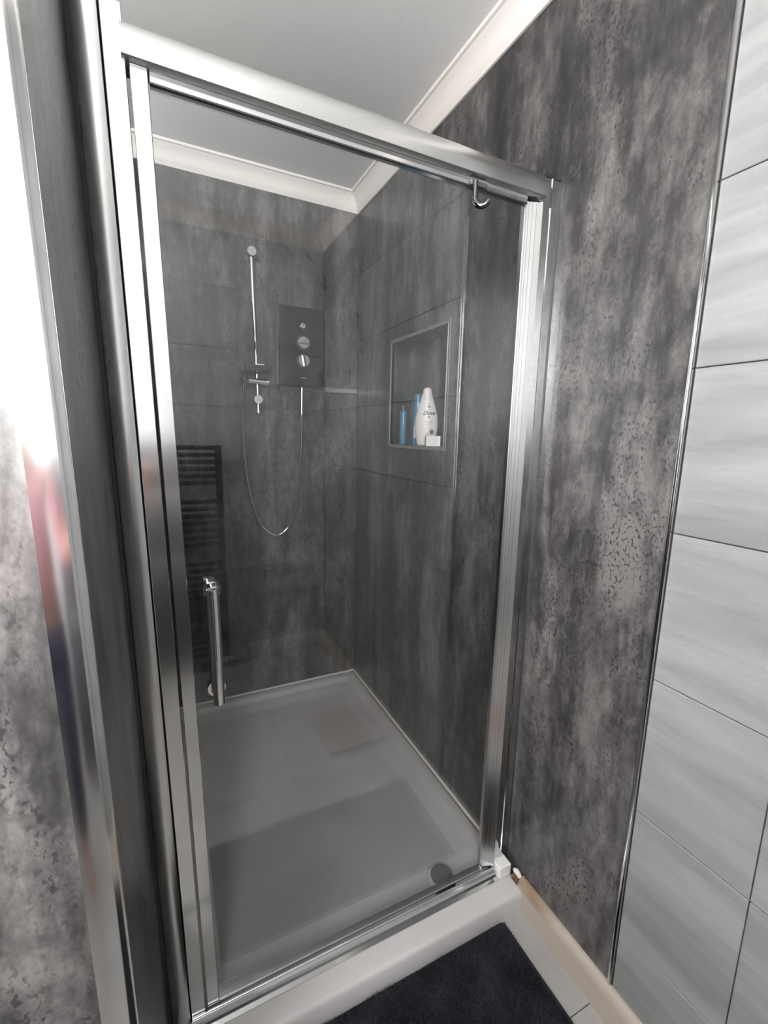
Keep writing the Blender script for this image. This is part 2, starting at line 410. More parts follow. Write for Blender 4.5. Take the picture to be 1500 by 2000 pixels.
# far wall of the room and the shower walls
bm = B()
for a in ((YF-0.15, SY0, -0.08, ZC+0.05), (SY1, YB+0.15, -0.08, ZC+0.05), (SY0, SY1, -0.08, SZ0), (SY0, SY1, SZ1, ZC+0.05)): add_box(bm, XR-0.15, XR, a[0], a[1], a[2], a[3])
ws = struct(obj('wall_far', bm, 'plaster'))
w2 = struct(box_obj('window_1', XR-0.06, XR-0.05, SY0+0.05, SY1-0.05, SZ0+0.05, SZ1-0.05, 'window_pane'))
for a in ((SY0, SY0+0.055, SZ0, SZ1), (SY1-0.055, SY1, SZ0, SZ1), (SY0+0.055, SY1-0.055, SZ0, SZ0+0.055), (SY0+0.055, SY1-0.055, SZ1-0.055, SZ1)):
    box_obj('window_frame', XR-0.09, XR-0.02, a[0], a[1], a[2], a[3], 'white_plastic', w2, 0.004)
wb = struct(box_obj('wall_back', XR-0.15, 0.16, YB+0.010, YB+0.16, -0.08, ZC+0.05, 'grout'))
box_obj('panel', XR, 0.0, YB, YB+0.010, 0.0, ZC, 'panel_marble', wb)
bm = B(); add_box(bm, XR+0.001, XL-0.0112, YN+0.0112, YB-0.001, -0.08, HP); lean(bm)
wl = struct(obj('wall_left', bm, 'grout'))
bm = B(); add_box(bm, XL-0.011, XL, YN+0.004, YB-0.001, 0.0, HP); lean(bm); child('panel', bm, 'panel_marble', wl)
bm = B(); add_box(bm, XR+0.001, XL-0.030, YN, YN+0.011, 0.0, HP); lean(bm); child('panel', bm, 'panel_marble', wl)
bm = B(); add_box(bm, XR+0.001, XL, YN, YB-0.001, HP+0.0005, HP+0.012, 0.002); child('cap', bm, 'plaster', wl)
# polished corner strip on the edge of the nib
bm = B(); prof = []
for k in range(9):
    t = k/8; prof.append((XL-0.036 + 0.027*t, YN - 0.006 - 0.0004*math.sin(PI*t)))
prof += [(XL-0.0065, YN-0.004), (XL-0.003, YN+0.002), (XL-0.0005, YN+0.0035), (XL-0.02, YN-0.0005), (XL-0.036, YN-0.0005)]
add_prism(bm, prof, 0.0, HP); lean(bm)
o = child('corner_trim', bm, 'polished_strip', wl, 35); o['label'] = 'polished metal strip on the wall edge'
# ceiling and coving
struct(box_obj('ceiling', XR-0.15, 0.16, YF-0.15, YB+0.15, ZC, ZC+0.05, 'ceiling_paint'))
CP = [(0.0, HC), (0.006, HC), (0.008, HC+0.004), (0.011, HC+0.007), (0.017, HC+0.024), (0.025, HC+0.040), (0.037, HC+0.053), (0.043, HC+0.057), (0.045, HC+0.060), (0.053, HC+0.062), (0.055, HC+0.066), (0.055, ZC), (0.0, ZC)]
def coving(name, p0, p1, nrm, m0, m1):
    """prism of profile CP from p0 to p1 along a wall with inward normal nrm; m = +1 inner corner, -1 outer corner, 0 square"""
    p0, p1, nrm = Vector((*p0, 0)), Vector((*p1, 0)), Vector((*nrm, 0)); d = (p1-p0).normalized()
    bm = B(); A = [bm.verts.new(p0 + nrm*a + d*(a*m0) + Vector((0, 0, z))) for a, z in CP]; C2 = [bm.verts.new(p1 + nrm*a - d*(a*m1) + Vector((0, 0, z))) for a, z in CP]
    n = len(CP)
    for i in range(n): bm.faces.new((A[i], A[(i+1) % n], C2[(i+1) % n], C2[i]))
    bm.faces.new(A[::-1]); bm.faces.new(C2)
    return struct(obj(name, bm, 'coving_paint', None, 35))
coving('trim_1', (0, YF), (0, YB), (-1, 0), 1, 1)
coving('trim_2', (XR, YB), (0, YB), (0, -1), 1, 1)
coving('trim_3', (XR, YF), (XR, YB), (1, 0), 1, 1)
coving('trim_4', (XR, YF), (0, YF), (0, 1), 1, 1)
# skirting
def skirt(name, p0, p1, nrm, h, m0=0, m1=0, mat='skirting_cream'):
    CPs = [(0, 0), (0.020, 0), (0.020, h-0.022), (0.017, h-0.012), (0.012, h-0.004), (0.006, h), (0, h)]
    p0, p1, nrm = Vector((*p0, 0)), Vector((*p1, 0)), Vector((*nrm, 0)); d = (p1-p0).normalized()
    bm = B(); A = [bm.verts.new(p0 + nrm*a + d*(a*m0) + Vector((0, 0, z))) for a, z in CPs]; C2 = [bm.verts.new(p1 + nrm*a - d*(a*m1) + Vector((0, 0, z))) for a, z in CPs]
    n = len(CPs)
    for i in range(n): bm.faces.new((A[i], A[(i+1) % n], C2[(i+1) % n], C2[i]))
    bm.faces.new(A[::-1]); bm.faces.new(C2)
    return struct(obj(name, bm, mat, None, 35))
skirt('baseboard_right', (0, YF), (0, -0.070), (-1, 0), 0.088, 1, 0)
skirt('baseboard_front', (XR, YF), (0, YF), (0, 1), 0.088, 0, 1, 'skirting_white')
# thin horizontal bar and upright strip on the back wall, in the corner
bx = box_obj('panel', -0.372, -0.001, YB-0.012, YB-0.0005, 1.512, 1.535, 'panel_trim', wb, 0.0015)
bx = box_obj('panel', -0.036, -0.001, YB-0.010, YB-0.0005, 1.535, 2.03, 'panel_marble', wb, 0.0015)

# ------------------------------------------------------------------ shower tray
TY0 = -0.088
tr = empty('shower_tray', (-0.47, 0.55, 0)); tag(tr, 'white low shower tray behind the glass door', 'shower tray')
def rrect(x0, x1, y0, y1, r, n=6):
    out = []
    for cx, cy, a0 in ((x1-r, y1-r, 0), (x0+r, y1-r, PI/2), (x0+r, y0+r, PI), (x1-r, y0+r, 1.5*PI)):
        for k in range(n+1): a = a0 + PI/2*k/n; out.append((cx+r*math.cos(a), cy+r*math.sin(a)))
    return out
bm = B(); rings = []
for ins, fr, z, r in ((0, 0, 0.0, 0.02), (0, 0, 0.050, 0.02), (0.004, 0.004, 0.058, 0.02), (0.010, 0.010, 0.061, 0.02), (0.038, 0.100, 0.061, 0.03), (0.043, 0.105, 0.057, 0.032), (0.050, 0.110, 0.044, 0.036), (0.060, 0.118, 0.040, 0.04), (0.095, 0.140, 0.036, 0.05), (0.105, 0.15, 0.030, 0.06), (0.13, 0.18, 0.029, 0.07)):
    pts = rrect(XL+0.03+ins, -0.004-ins, TY0+fr, YB-0.002-ins, r)
    rings.append([bm.verts.new((x, y, z)) for x, y in pts])
for a, b in zip(rings, rings[1:]):
    n = len(a)
    for k in range(n): bm.faces.new((a[k], a[(k+1) % n], b[(k+1) % n], b[k]))
bm.faces.new(rings[-1]); bm.faces.new(rings[0][::-1])
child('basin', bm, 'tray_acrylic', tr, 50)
bm = B(); dc = (-0.188, 0.062, 0.0355)
add_lathe(bm, [(0.044, 0), (0.044, 0.003), (0.040, 0.006), (0.032, 0.0065), (0.030, 0.003)], dc, seg=32)
wst = child('waste', bm, 'tray_acrylic', tr, 40)
bm = B(); add_lathe(bm, [(0.033, 0.003), (0.033, 0.010), (0.028, 0.015), (0.012, 0.017), (0, 0.0172)], dc, seg=32)
child('waste_cover', bm, 'gasket', tr, 40)
bm = B(); add_lathe(bm, [(0.010, 0.0), (0.011, 0.012), (0.008, 0.019), (0, 0.020)], (-0.182, 0.028, 0.052), seg=16)
child('waste_knob', bm, 'black_gloss', tr, 40)
bm = B(); add_prism(bm, [(0.0135, 0.0622), (0.0180, 0.0588), (0.0232, 0.0460), (0.031, 0.0418), (0.050, 0.0380), (0.050, 0.034), (0.0135, 0.055)], -0.80, -0.060, 'YZ'); o = child('stain_reflection_band', bm, 'stain_reflection', tr); o['label'] = 'stained brown band along the threshold with painted rim reflection'  # staining and the rim's reflection in the glass, painted as one band
# silicone beads around the tray
bm = B(); add_tube(bm, [(-0.003, 0.046, 0.064), (-0.003, 0.6, 0.064), (-0.003, YB-0.004, 0.064)], 0.0055, 8); child('sealant', bm, 'silicone', tr, 60)
bm = B(); add_tube(bm, [(-0.004, YB-0.004, 0.064), (XL+0.03, YB-0.004, 0.064)], 0.0055, 8); child('sealant', bm, 'silicone', tr, 60)
bm = B(); add_box(bm, -0.019, -0.001, -0.069, -0.040, 0.0, 0.075, 0.004); o = child('corner_gap', bm, 'rust', tr); o['label'] = 'rust-brown gap filler beside the skirting'
bm = B()
for q in range(7):
    add_lathe(bm, [(0, -0.008), (0.006, -0.004), (0.007, 0.002), (0, 0.007)], (-0.008, -0.046-0.016*q/6, 0.082+0.010*random.random()), seg=8)
child('sealant', bm, 'silicone', tr, 60)

# ------------------------------------------------------------------ shower enclosure
en = empty('shower_enclosure', (-0.47, 0.0, 0.061)); tag(en, 'framed glass shower enclosure with polished aluminium posts and pivot door', 'shower enclosure')
ZT = 1.905
def post(name, poly, z0, z1, mat, ln=False, sm=35):
    bm = B(); add_prism(bm, poly, z0, z1)
    if ln: lean(bm)
    return child(name, bm, mat, en, sm)
# left: wall channel (convex), flat jamb
post('wall_channel', [(-0.9435, 0.030), (-0.9435, 0.0), (-0.939, -0.001), (-0.937, -0.009), (-0.931, -0.013), (-0.921, -0.015), (-0.910, -0.0145), (-0.904, -0.012), (-0.9015, -0.006), (-0.9015, 0.030)], 0.0615, 1.932, 'satin_aluminium', True)
post('channel_gasket', [(-0.9449, -0.0005), (-0.9395, -0.0035), (-0.9395, 0.0), (-0.9449, 0.004)], 0.0615, 1.932, 'grey_gasket', True)
post('jamb', [(-0.9010, 0.030), (-0.9010, -0.009), (-0.900, -0.010), (-0.8745, -0.010), (-0.8735, -0.009), (-0.8735, 0.030)], 0.0615, 1.922, 'aluminium', True)
bm = B(); add_box(bm, -0.9435, -0.9010, -0.0155, 0.030, 1.932, 1.936, 0.001); lean(bm); child('end_cap', bm, 'grey_plastic', en)
# right: wall channel with a ridge
post('wall_channel', [(-0.0005, 0.040), (-0.0005, -0.001), (-0.024, -0.002), (-0.0255, -0.0045), (-0.028, -0.0045), (-0.0295, -0.002), (-0.052, -0.001), (-0.054, 0.002), (-0.0555, 0.008), (-0.0555, 0.040)], 0.0615, 1.903, 'aluminium')
post('channel_gasket', [(-0.0004, 0.0), (-0.0004, -0.004), (-0.004, -0.0015), (-0.004, 0.0)], 0.0615, 1.90, 'gasket')
bm = B(); add_box(bm, -0.056, -0.024, -0.004, 0.040, 1.9035, 1.9125, 0.001); child('end_cap', bm, 'gasket', en)
bm = B(); add_box(bm, -0.024, -0.0006, -0.003, 0.040, 1.9032, 1.905, 0.0008); child('end_cap', bm, 'gasket', en)
# top rail: rounded front
pr = [(0.030, 1.853), (-0.016, 1.853), (-0.0185, 1.855)]
for k in range(9):
    a = PI/2*k/8; pr.append((0.004 - 0.0235*math.cos(a), 1.872 + 0.034*math.sin(a)))
pr += [(0.030, 1.906)]
bm = B(); add_prism(bm, pr, -0.8805, -0.0555, 'YZ'); child('top_rail', bm, 'satin_aluminium', en, 40)
# threshold
bm = B(); add_prism(bm, [(-0.034, 0.0612), (-0.034, 0.064), (-0.024, 0.066), (-0.022, 0.081), (-0.018, 0.085), (-0.010, 0.085), (-0.004, 0.080), (0.012, 0.066), (0.012, 0.0612)], -0.872, -0.056, 'YZ'); child('bottom_rail', bm, 'aluminium', en, 30)
bm = B(); add_tube(bm, [(-0.868, -0.014, 0.0852), (-0.06, -0.014, 0.0852)], 0.0028, 8); child('rail_bead', bm, 'chrome', en, 60)
# white end block of the threshold
bm = B(); add_box(bm, -0.0555, -0.012, -0.034, 0.030, 0.0615, 0.098, 0.004, 2); child('corner_block', bm, 'silicone', en)

# door (pivots on the right, handle on the left)
GY = 0.003
DZ0, DZ1 = 0.092, 1.838
bm = B(); add_prism(bm, [(-0.8690, 0.022), (-0.8690, -0.006), (-0.868, -0.007), (-0.846, -0.007), (-0.845, -0.006), (-0.845, 0.022)], 0.088, 1.852); lean(bm)
door = child('door', bm, 'aluminium', en, 35); door['label'] = 'pivoting framed glass door'
def dpart(name, bm, mat, sm=None): return child(name, bm, mat, door, sm)
bm = B(); add_box(bm, -0.845, -0.097, -0.003, 0.014, 1.8375, 1.8525, 0.0007); dpart('top_member', bm, 'aluminium')
bm = B(); add_box(bm, -0.845, -0.097, -0.0034, -0.0005, 1.8356, 1.8374); dpart('seal', bm, 'gasket')
bm = B(); x0, x1 = -0.8455, -0.094
vs = add_box(bm, x0, x1, GY-0.003, GY+0.003, DZ0, DZ1)
for v in bm.verts:
    if v.co.x < -0.5: v.co.x += LEAN(v.co.z)
dpart('glass_pane', bm, 'door_glass')
bm = B(); add_prism(bm, [(-0.0960, 0.018), (-0.0965, 0.006), (-0.094, 0.0045), (-0.088, 0.0015), (-0.0865, 0.0022), (-0.080, -0.0012), (-0.0785, -0.0005), (-0.071, -0.0045), (-0.0695, -0.0038), (-0.0575, -0.010), (-0.0562, -0.008), (-0.0562, 0.018)], 0.088, 1.845); dpart('hinge_stile', bm, 'satin_aluminium', 20)
bm = B(); add_box(bm, -0.845, -0.097, -0.006, 0.011, 0.0865, 0.0935, 0.001)
for v in bm.verts:
    if v.co.x < -0.5: v.co.x += 0.03
dpart('bottom_seal', bm, 'satin_aluminium')
# handle
hb = B(); HX, HY = -0.790, -0.030
add_tube(hb, [(HX-0.002, HY, 1.041), (HX-0.002, HY, 1.0405), (HX, HY, 0.93), (HX+0.002, HY, 0.8145), (HX+0.002, HY, 0.814)], [0.009, 0.0108, 0.0108, 0.0108, 0.009], 20)
hd = dpart('handle', hb, 'chrome', 40)
for z in (1.030, 0.832):
    bm = B(); add_lathe(bm, [(0.007, 0), (0.007, 0.020)], (HX, HY+0.004, z), (0, 1, 0), 16)
    add_lathe(bm, [(0.0165, 0.022), (0.0165, 0.0298), (0.013, 0.0298)], (HX-0.0, HY+0.0, z), (0, 1, 0), 24)
    dpart('handle_mount', bm, 'chrome', 40)

# robe hook hung over the top of the door
hk = empty('door_hook', (-0.244, 0.0, 1.80)); tag(hk, 'small chrome hook hanging from the top of the glass door', 'hook')
def ribbon(bm, pts, w, t):
    pts = [Vector(p) for p in pts]; rows = []
    for i, p in enumerate(pts):
        d = (pts[min(i+1, len(pts)-1)]-pts[max(i-1, 0)]).normalized(); s = Vector((1, 0, 0)); n = d.cross(s).normalized()
        rows.append([bm.verts.new(p + a*s*w/2 + b*n*t/2) for a, b in ((-1, -1), (1, -1), (1, 1), (-1, 1))])
    for a, b in zip(rows, rows[1:]):
        for k in range(4): bm.faces.new((a[k], a[(k+1) % 4], b[(k+1) % 4], b[k]))
    bm.faces.new(rows[0][::-1]); bm.faces.new(rows[-1])
bm = B(); pts = [(-0.244, -0.0085, 1.8447), (-0.244, -0.0085, 1.818)]
for k in range(9):
    a = PI*k/8*0.85; pts.append((-0.244 + 0.012*(1-math.cos(a))*0.9, -0.0085 - 0.011*(1-math.cos(a)), 1.812 - 0.016*math.sin(a)))
add_tube(bm, pts, [0.0055]*2 + [0.0055 + 0.0015*math.sin(PI*k/8) for k in range(9)], 10); child('hook_arm', bm, 'dark_chrome', hk, 50)
bm = B(); add_box(bm, -0.254, -0.214, -0.0098, -0.0045, 1.8365, 1.8465, 0.001); child('strap', bm, 'smoke_plastic', hk)
bm = B(); add_box(bm, -0.254, -0.214, -0.0045, -0.0032, 1.8380, 1.8465, 0.0005); child('strap', bm, 'smoke_plastic', hk)

# ------------------------------------------------------------------ electric shower unit
su = empty('electric_shower', (-0.292, YB, 1.52)); tag(su, 'black gloss electric shower unit with two silver dials on the back wall', 'shower unit')
UX0, UX1, UZ0, UZ1, UY = -0.397, -0.196, 1.524, 1.852, 1.128
box_obj('body', UX0+0.004, UX1-0.004, UY+0.012, YB-0.013, UZ0+0.004, UZ1-0.004, 'smoke_plastic', su, 0.006, 2)
box_obj('front_panel', UX0, UX1, UY, UY+0.013, UZ0, UZ1, 'black_gloss', su, 0.004, 2)
UXc = -0.290
for z, ang in ((1.706, 0.05), (1.631, PI/2-0.2)):
    bm = B(); add_lathe(bm, [(0.0265, 0.001), (0.0265, -0.008), (0.0245, -0.011), (0, -0.0115)], (UXc, UY, z), (0, 1, 0), 32)
    d = child('dial', bm, 'satin_aluminium', su, 40)
    bm = B(); add_box(bm, -0.023, 0.023, -0.010, 0, -0.0045, 0.0045, 0.0015)
    bmesh.ops.rotate(bm, verts=bm.verts[:], cent=(0, 0, 0), matrix=Matrix.Rotation(ang, 3, 'Y')); bmesh.ops.translate(bm, verts=bm.verts[:], vec=(UXc, UY-0.011, z))
    child('grip', bm, 'grey_plastic' if ang < 1 else 'chrome', d)
    bm = B(); add_lathe(bm, [(0.031, 0.0005), (0.031, -0.0015), (0.027, -0.0015)], (UXc, UY, z), (0, 1, 0), 32); child('bezel', bm, 'gasket', d, 40)
bm = B(); add_lathe(bm, [(0.0115, 0.001), (0.0115, -0.005), (0.0095, -0.007), (0, -0.0068)], (UXc, UY, 1.775), (0, 1, 0), 24); d = child('button', bm, 'chrome', su, 40)
bm = B(); add_box(bm, UXc-0.001, UXc+0.001, UY-0.0078, UY-0.006, 1.775, 1.781); child('power_mark', bm, 'gasket', d)
bm = B(); add_box(bm, UXc-0.012, UXc+0.012, UY-0.0006, UY, 1.558, 1.5605); child('logo', bm, 'grey_plastic', su)
bm = B(); add_tube(bm, [(-0.287, 1.168, 1.523), (-0.287, 1.168, 1.502)], 0.008, 14); child('outlet', bm, 'chrome', su, 40)

# riser rail
RX, RY = -0.490, 1.165
rr = empty('riser_rail', (RX, YB, 1.40)); tag(rr, 'slim chrome riser rail with handset holder and soap dish', 'riser rail')
bm = B(); add_tube(bm, [(RX-0.004, RY, 2.045), (RX+0.009, RY, 1.402)], 0.0085, 14); child('rail', bm, 'chrome', rr, 50)
for xx, z in ((RX-0.004, 2.043), (RX+0.007, 1.459)):
    bm = B(); add_lathe(bm, [(0.018, -0.020), (0.0195, -0.018), (0.0195, 0.012), (0.012, 0.016), (0.012, YB-RY), (0, YB-RY)], (xx, RY, z), (0, 1, 0), 24)
    child('bracket', bm, 'satin_aluminium', rr, 40)
bm = B(); pts = rrect(-0.548, -0.428, RY-0.085, RY+0.028, 0.03)
lo = [bm.verts.new((x*0.92+0.08*RX, y*0.92+0.08*(RY-0.03), 1.572)) for x, y in pts]; hi = [bm.verts.new((x, y, 1.592)) for x, y in pts]; ih = [bm.verts.new((x*0.96+0.04*RX, y*0.96+0.04*(RY-0.03), 1.591)) for x, y in pts]; il = [bm.verts.new((x*0.90+0.10*RX, y*0.90+0.10*(RY-0.03), 1.576)) for x, y in pts]
for a, b in ((lo, hi), (hi, ih), (ih, il)):
    for k in range(len(a)): bm.faces.new((a[k], a[(k+1) % len(a)], b[(k+1) % len(a)], b[k]))
bm.faces.new(lo[::-1]); bm.faces.new(il); child('soap_dish', bm, 'smoke_plastic', rr, 40)
bm = B(); add_box(bm, RX+0.004, RX+0.034, RY-0.030, RY-0.010, 1.588, 1.604, 0.003); child('clip', bm, 'white_plastic', rr)
bm = B(); add_tube(bm, [(RX-0.038, RY-0.012, 1.536), (RX-0.0375, RY-0.012, 1.536), (RX+0.053, RY-0.012, 1.531), (RX+0.0535, RY-0.012, 1.531)], [0.010, 0.0135, 0.0135, 0.010], 18); child('slider', bm, 'chrome', rr, 40)
bm = B(); add_lathe(bm, [(0.016, 0), (0.020, 0.03), (0.017, 0.03), (0.014, 0.0)], (RX-0.052, RY-0.028, 1.515), (0, -0.35, 1), 20); child('handset_holder', bm, 'chrome', rr, 40)
# hose
hz = B(); hp = [(-0.287, 1.168, 1.51), (-0.2885, 1.17, 1.40), (-0.290, 1.175, 1.30), (-0.296, 1.18, 1.16), (-0.306, 1.185, 1.04), (-0.325, 1.19, 0.94), (-0.350, 1.195, 0.885), (-0.385, 1.195, 0.852), (-0.415, 1.195, 0.848), (-0.450, 1.195, 0.872), (-0.485, 1.195, 0.915), (-0.515, 1.195, 1.01), (-0.533, 1.195, 1.12), (-0.543, 1.19, 1.24), (-0.5475, 1.175, 1.36), (-0.547, 1.155, 1.45), (-0.5445, 1.142, 1.512)]
def spline(P, n):
    P = [Vector(p) for p in P]; P = [2*P[0]-P[1]] + P + [2*P[-1]-P[-2]]; out = []
    for i in range(1, len(P)-2):
        for k in range(n):
            t = k/n; a, b, c, d = P[i-1:i+3]
            out.append(0.5*((2*b) + (c-a)*t + (2*a-5*b+4*c-d)*t*t + (3*b-a-3*c+d)*t**3))
    out.append(P[-2]); return out
sp = spline(hp, 22); add_tube(hz, sp, [0.0066 if i % 2 else 0.0056 for i in range(len(sp))], 10)
ho = obj('shower_hose', hz, 'chrome', None, 70); tag(ho, 'chrome flexible hose looping down from the black shower unit', 'hose')
# ------------------------------------------------------------------ things in the niche
NF = NZ0
to_cam = Vector((-0.8549-0.05, -0.8577-0.64, 0)).normalized(); right = Vector((0, 0, 1)).cross(to_cam).normalized()
def rings_bottle(prof, c, bvec, avec, seg=32):
    """prof: (half width, half depth, height)"""
    bm = B(); R = []
    for a, b, h in prof:
        R.append([bm.verts.new(Vector(c) + avec*(a*math.cos(2*PI*k/seg)) + bvec*(b*math.sin(2*PI*k/seg)) + Vector((0, 0, h))) for k in range(seg)])
    for p, q in zip(R, R[1:]):
        for k in range(seg): bm.faces.new((p[k], p[(k+1) % seg], q[(k+1) % seg], q[k]))
    bm.faces.new(R[0][::-1]); bm.faces.new(R[-1]); return bm
DB = (0.052, 0.642, NF+0.0005)
dprof = [(0.030, 0.018, 0.0), (0.034, 0.021, 0.003), (0.0375, 0.0225, 0.02), (0.0415, 0.0240, 0.045), (0.0440, 0.0248, 0.07), (0.0445, 0.0248, 0.085), (0.0425, 0.0240, 0.107), (0.038, 0.0225, 0.13), (0.031, 0.0205, 0.155), (0.0235, 0.0185, 0.178), (0.0185, 0.0165, 0.193)]
dv = empty('body_wash_bottle', DB); tag(dv, 'white body wash bottle with bird logo in the wall niche', 'bottle')
child('bottle', rings_bottle(dprof, DB, to_cam, right), 'bottle_white', dv, 60)
child('cap', rings_bottle([(0.0172, 0.0155, 0.1932), (0.0172, 0.0155, 0.195), (0.0165, 0.0150, 0.206), (0.0125, 0.0125, 0.214), (0.011, 0.011, 0.2155)], DB, to_cam, right), 'cap_white', dv, 45)
def half_at(h):
    for (a0, b0, h0), (a1, b1, h1) in zip(dprof, dprof[1:]):
        if h0 <= h <= h1:
            t = (h-h0)/(h1-h0); return a0+(a1-a0)*t, b0+(b1-b0)*t
    return dprof[-1][:2]
def on_bottle(u, h, off=0.0018):
    a, b = half_at(h); s = max(0.0, 1-(u/a)**2)
    return Vector(DB) + right*u + to_cam*(b*math.sqrt(s)+off) + Vector((0, 0, h))
def print_poly(name, pts, mat):
    """flat print laid on the curved bottle"""
    bm = B(); vs = [bm.verts.new((u, h, 0)) for u, h in pts]; bm.faces.new(vs); bmesh.ops.triangulate(bm, faces=bm.faces[:])
    bmesh.ops.subdivide_edges(bm, edges=bm.edges[:], cuts=2, use_grid_fill=True)
    for v in bm.verts: v.co = on_bottle(v.co.x, v.co.y)
    return child(name, bm, mat, dv)
def print_text(name, txt, size, u, h, mat, shear=0.0):
    cu = bpy.data.curves.new(name, 'FONT'); cu.body = txt; cu.size = size; cu.align_x = 'CENTER'; cu.shear = shear; cu.offset = 0.00035
    t = bpy.data.objects.new(name, cu); COL.objects.link(t); bpy.context.view_layer.update()
    dg = bpy.context.evaluated_depsgraph_get(); me = bpy.data.meshes.new_from_object(t.evaluated_get(dg))
    bpy.data.objects.remove(t); bm = B(); bm.from_mesh(me); bpy.data.meshes.remove(me)
    for v in bm.verts: v.co = on_bottle(v.co.x+u, v.co.y+h)
    return child(name, bm, mat, dv)
U0 = 0.008
print_text('lettering', 'Dove', 0.0205, U0, 0.1155, 'print_navy', 0.35)
print_poly('logo', [(U0+0.0075*math.cos(a)*s, 0.1495+0.0085*math.sin(a)*s) for s, rng in ((1, range(0, 11)), (0.72, range(10, -1, -1))) for a in [math.radians(60+26*k) for k in rng]], 'print_grey')
print_poly('logo', [(U0-0.002, 0.1445), (U0+0.002, 0.1430), (U0+0.005, 0.1475), (U0+0.001, 0.1495)], 'print_navy')
print_poly('drop_mark', [(U0-0.005, 0.1075), (U0, 0.1045), (U0+0.005, 0.1080), (U0+0.001, 0.1105)], 'print_navy')
for h_, parts in ((0.0885, (-0.015, -0.009, -0.007, 0.001, 0.003, 0.014)), (0.080, (-0.009, -0.002, 0.0, 0.009))):
    for q in range(0, len(parts), 2): print_poly('fine_print', [(U0+parts[q], h_), (U0+parts[q+1], h_), (U0+parts[q+1], h_+0.0028), (U0+parts[q], h_+0.0028)], 'print_grey')
print_poly('fig_picture', [(U0+0.013+0.0075*math.cos(k*PI/8), 0.052+0.0095*math.sin(k*PI/8)) for k in range(16)], 'print_plum')
print_poly('stick_picture', [(U0-0.006, 0.044), (U0-0.003, 0.0435), (U0+0.012, 0.069), (U0+0.010, 0.070)], 'print_grey')
for k in range(4): print_poly('petal_picture', [(U0-0.010+0.006*k+0.0028*math.cos(q*PI/4), 0.040+0.002*(k % 2)+0.002*math.sin(q*PI/4)) for q in range(8)], 'print_gold' if k % 2 else 'print_grey')

bb = empty('small_blue_bottle', (0.036, 0.800, NF+0.0005)); tag(bb, 'short sky blue bottle with dark cap nearest the niche edge', 'bottle')
c = tuple(bb.location)
child('bottle', rings_bottle([(0.013, 0.013, 0), (0.0145, 0.0145, 0.003), (0.0145, 0.0145, 0.128), (0.012, 0.012, 0.136), (0.009, 0.009, 0.138)], c, to_cam, right, 20), 'bottle_sky', bb, 40)
child('cap', rings_bottle([(0.0105, 0.0105, 0.1382), (0.0105, 0.0105, 0.156), (0.008, 0.008, 0.16)], c, to_cam, right, 20), 'smoke_plastic', bb, 40)
bt = empty('tall_blue_bottle', (0.068, 0.738, NF+0.0005)); tag(bt, 'tall slim blue bottle behind the white body wash', 'bottle')
c = tuple(bt.location)
child('bottle', rings_bottle([(0.018, 0.012, 0), (0.020, 0.014, 0.004), (0.020, 0.014, 0.10), (0.0165, 0.012, 0.15), (0.0145, 0.011, 0.172)], c, to_cam, right, 24), 'bottle_blue', bt, 50)
child('cap', rings_bottle([(0.0145, 0.011, 0.1722), (0.0145, 0.011, 0.197), (0.0135, 0.010, 0.2)], c, to_cam, right, 24), 'bottle_sky', bt, 40)
bm = B(); w = 0.013
P = [Vector(c) + right*x - to_cam*0 + to_cam*(0.0142*math.sqrt(1-(x/0.0202)**2)+0.0005) for x in (-0.013, -0.0065, 0, 0.0065, 0.013)]
lo = [bm.verts.new(p+Vector((0, 0, 0.028))) for p in P]; hi = [bm.verts.new(p+Vector((0, 0, 0.078))) for p in P]
for k in range(4): bm.faces.new((lo[k], lo[k+1], hi[k+1], hi[k]))
child('label_sticker', bm, 'white_plastic', bt)
sb = empty('soap_carton', (0.026, 0.552, NF+0.0005)); tag(sb, 'small white soap carton in front of the body wash bottle', 'carton')
bm = B(); add_box(bm, -0.026, 0.026, -0.016, 0.016, 0, 0.038, 0.0015)
an = math.atan2(right.y, right.x) + 0.15
bmesh.ops.rotate(bm, verts=bm.verts[:], cent=(0, 0, 0), matrix=Matrix.Rotation(an, 3, 'Z')); obj('box', bm, 'bottle_white', sb)
bm = B(); add_box(bm, 0.016, 0.0262, -0.0164, -0.0158, 0.004, 0.036)
bmesh.ops.rotate(bm, verts=bm.verts[:], cent=(0, 0, 0), matrix=Matrix.Rotation(an, 3, 'Z')); obj('label_sticker', bm, 'white_plastic', sb)

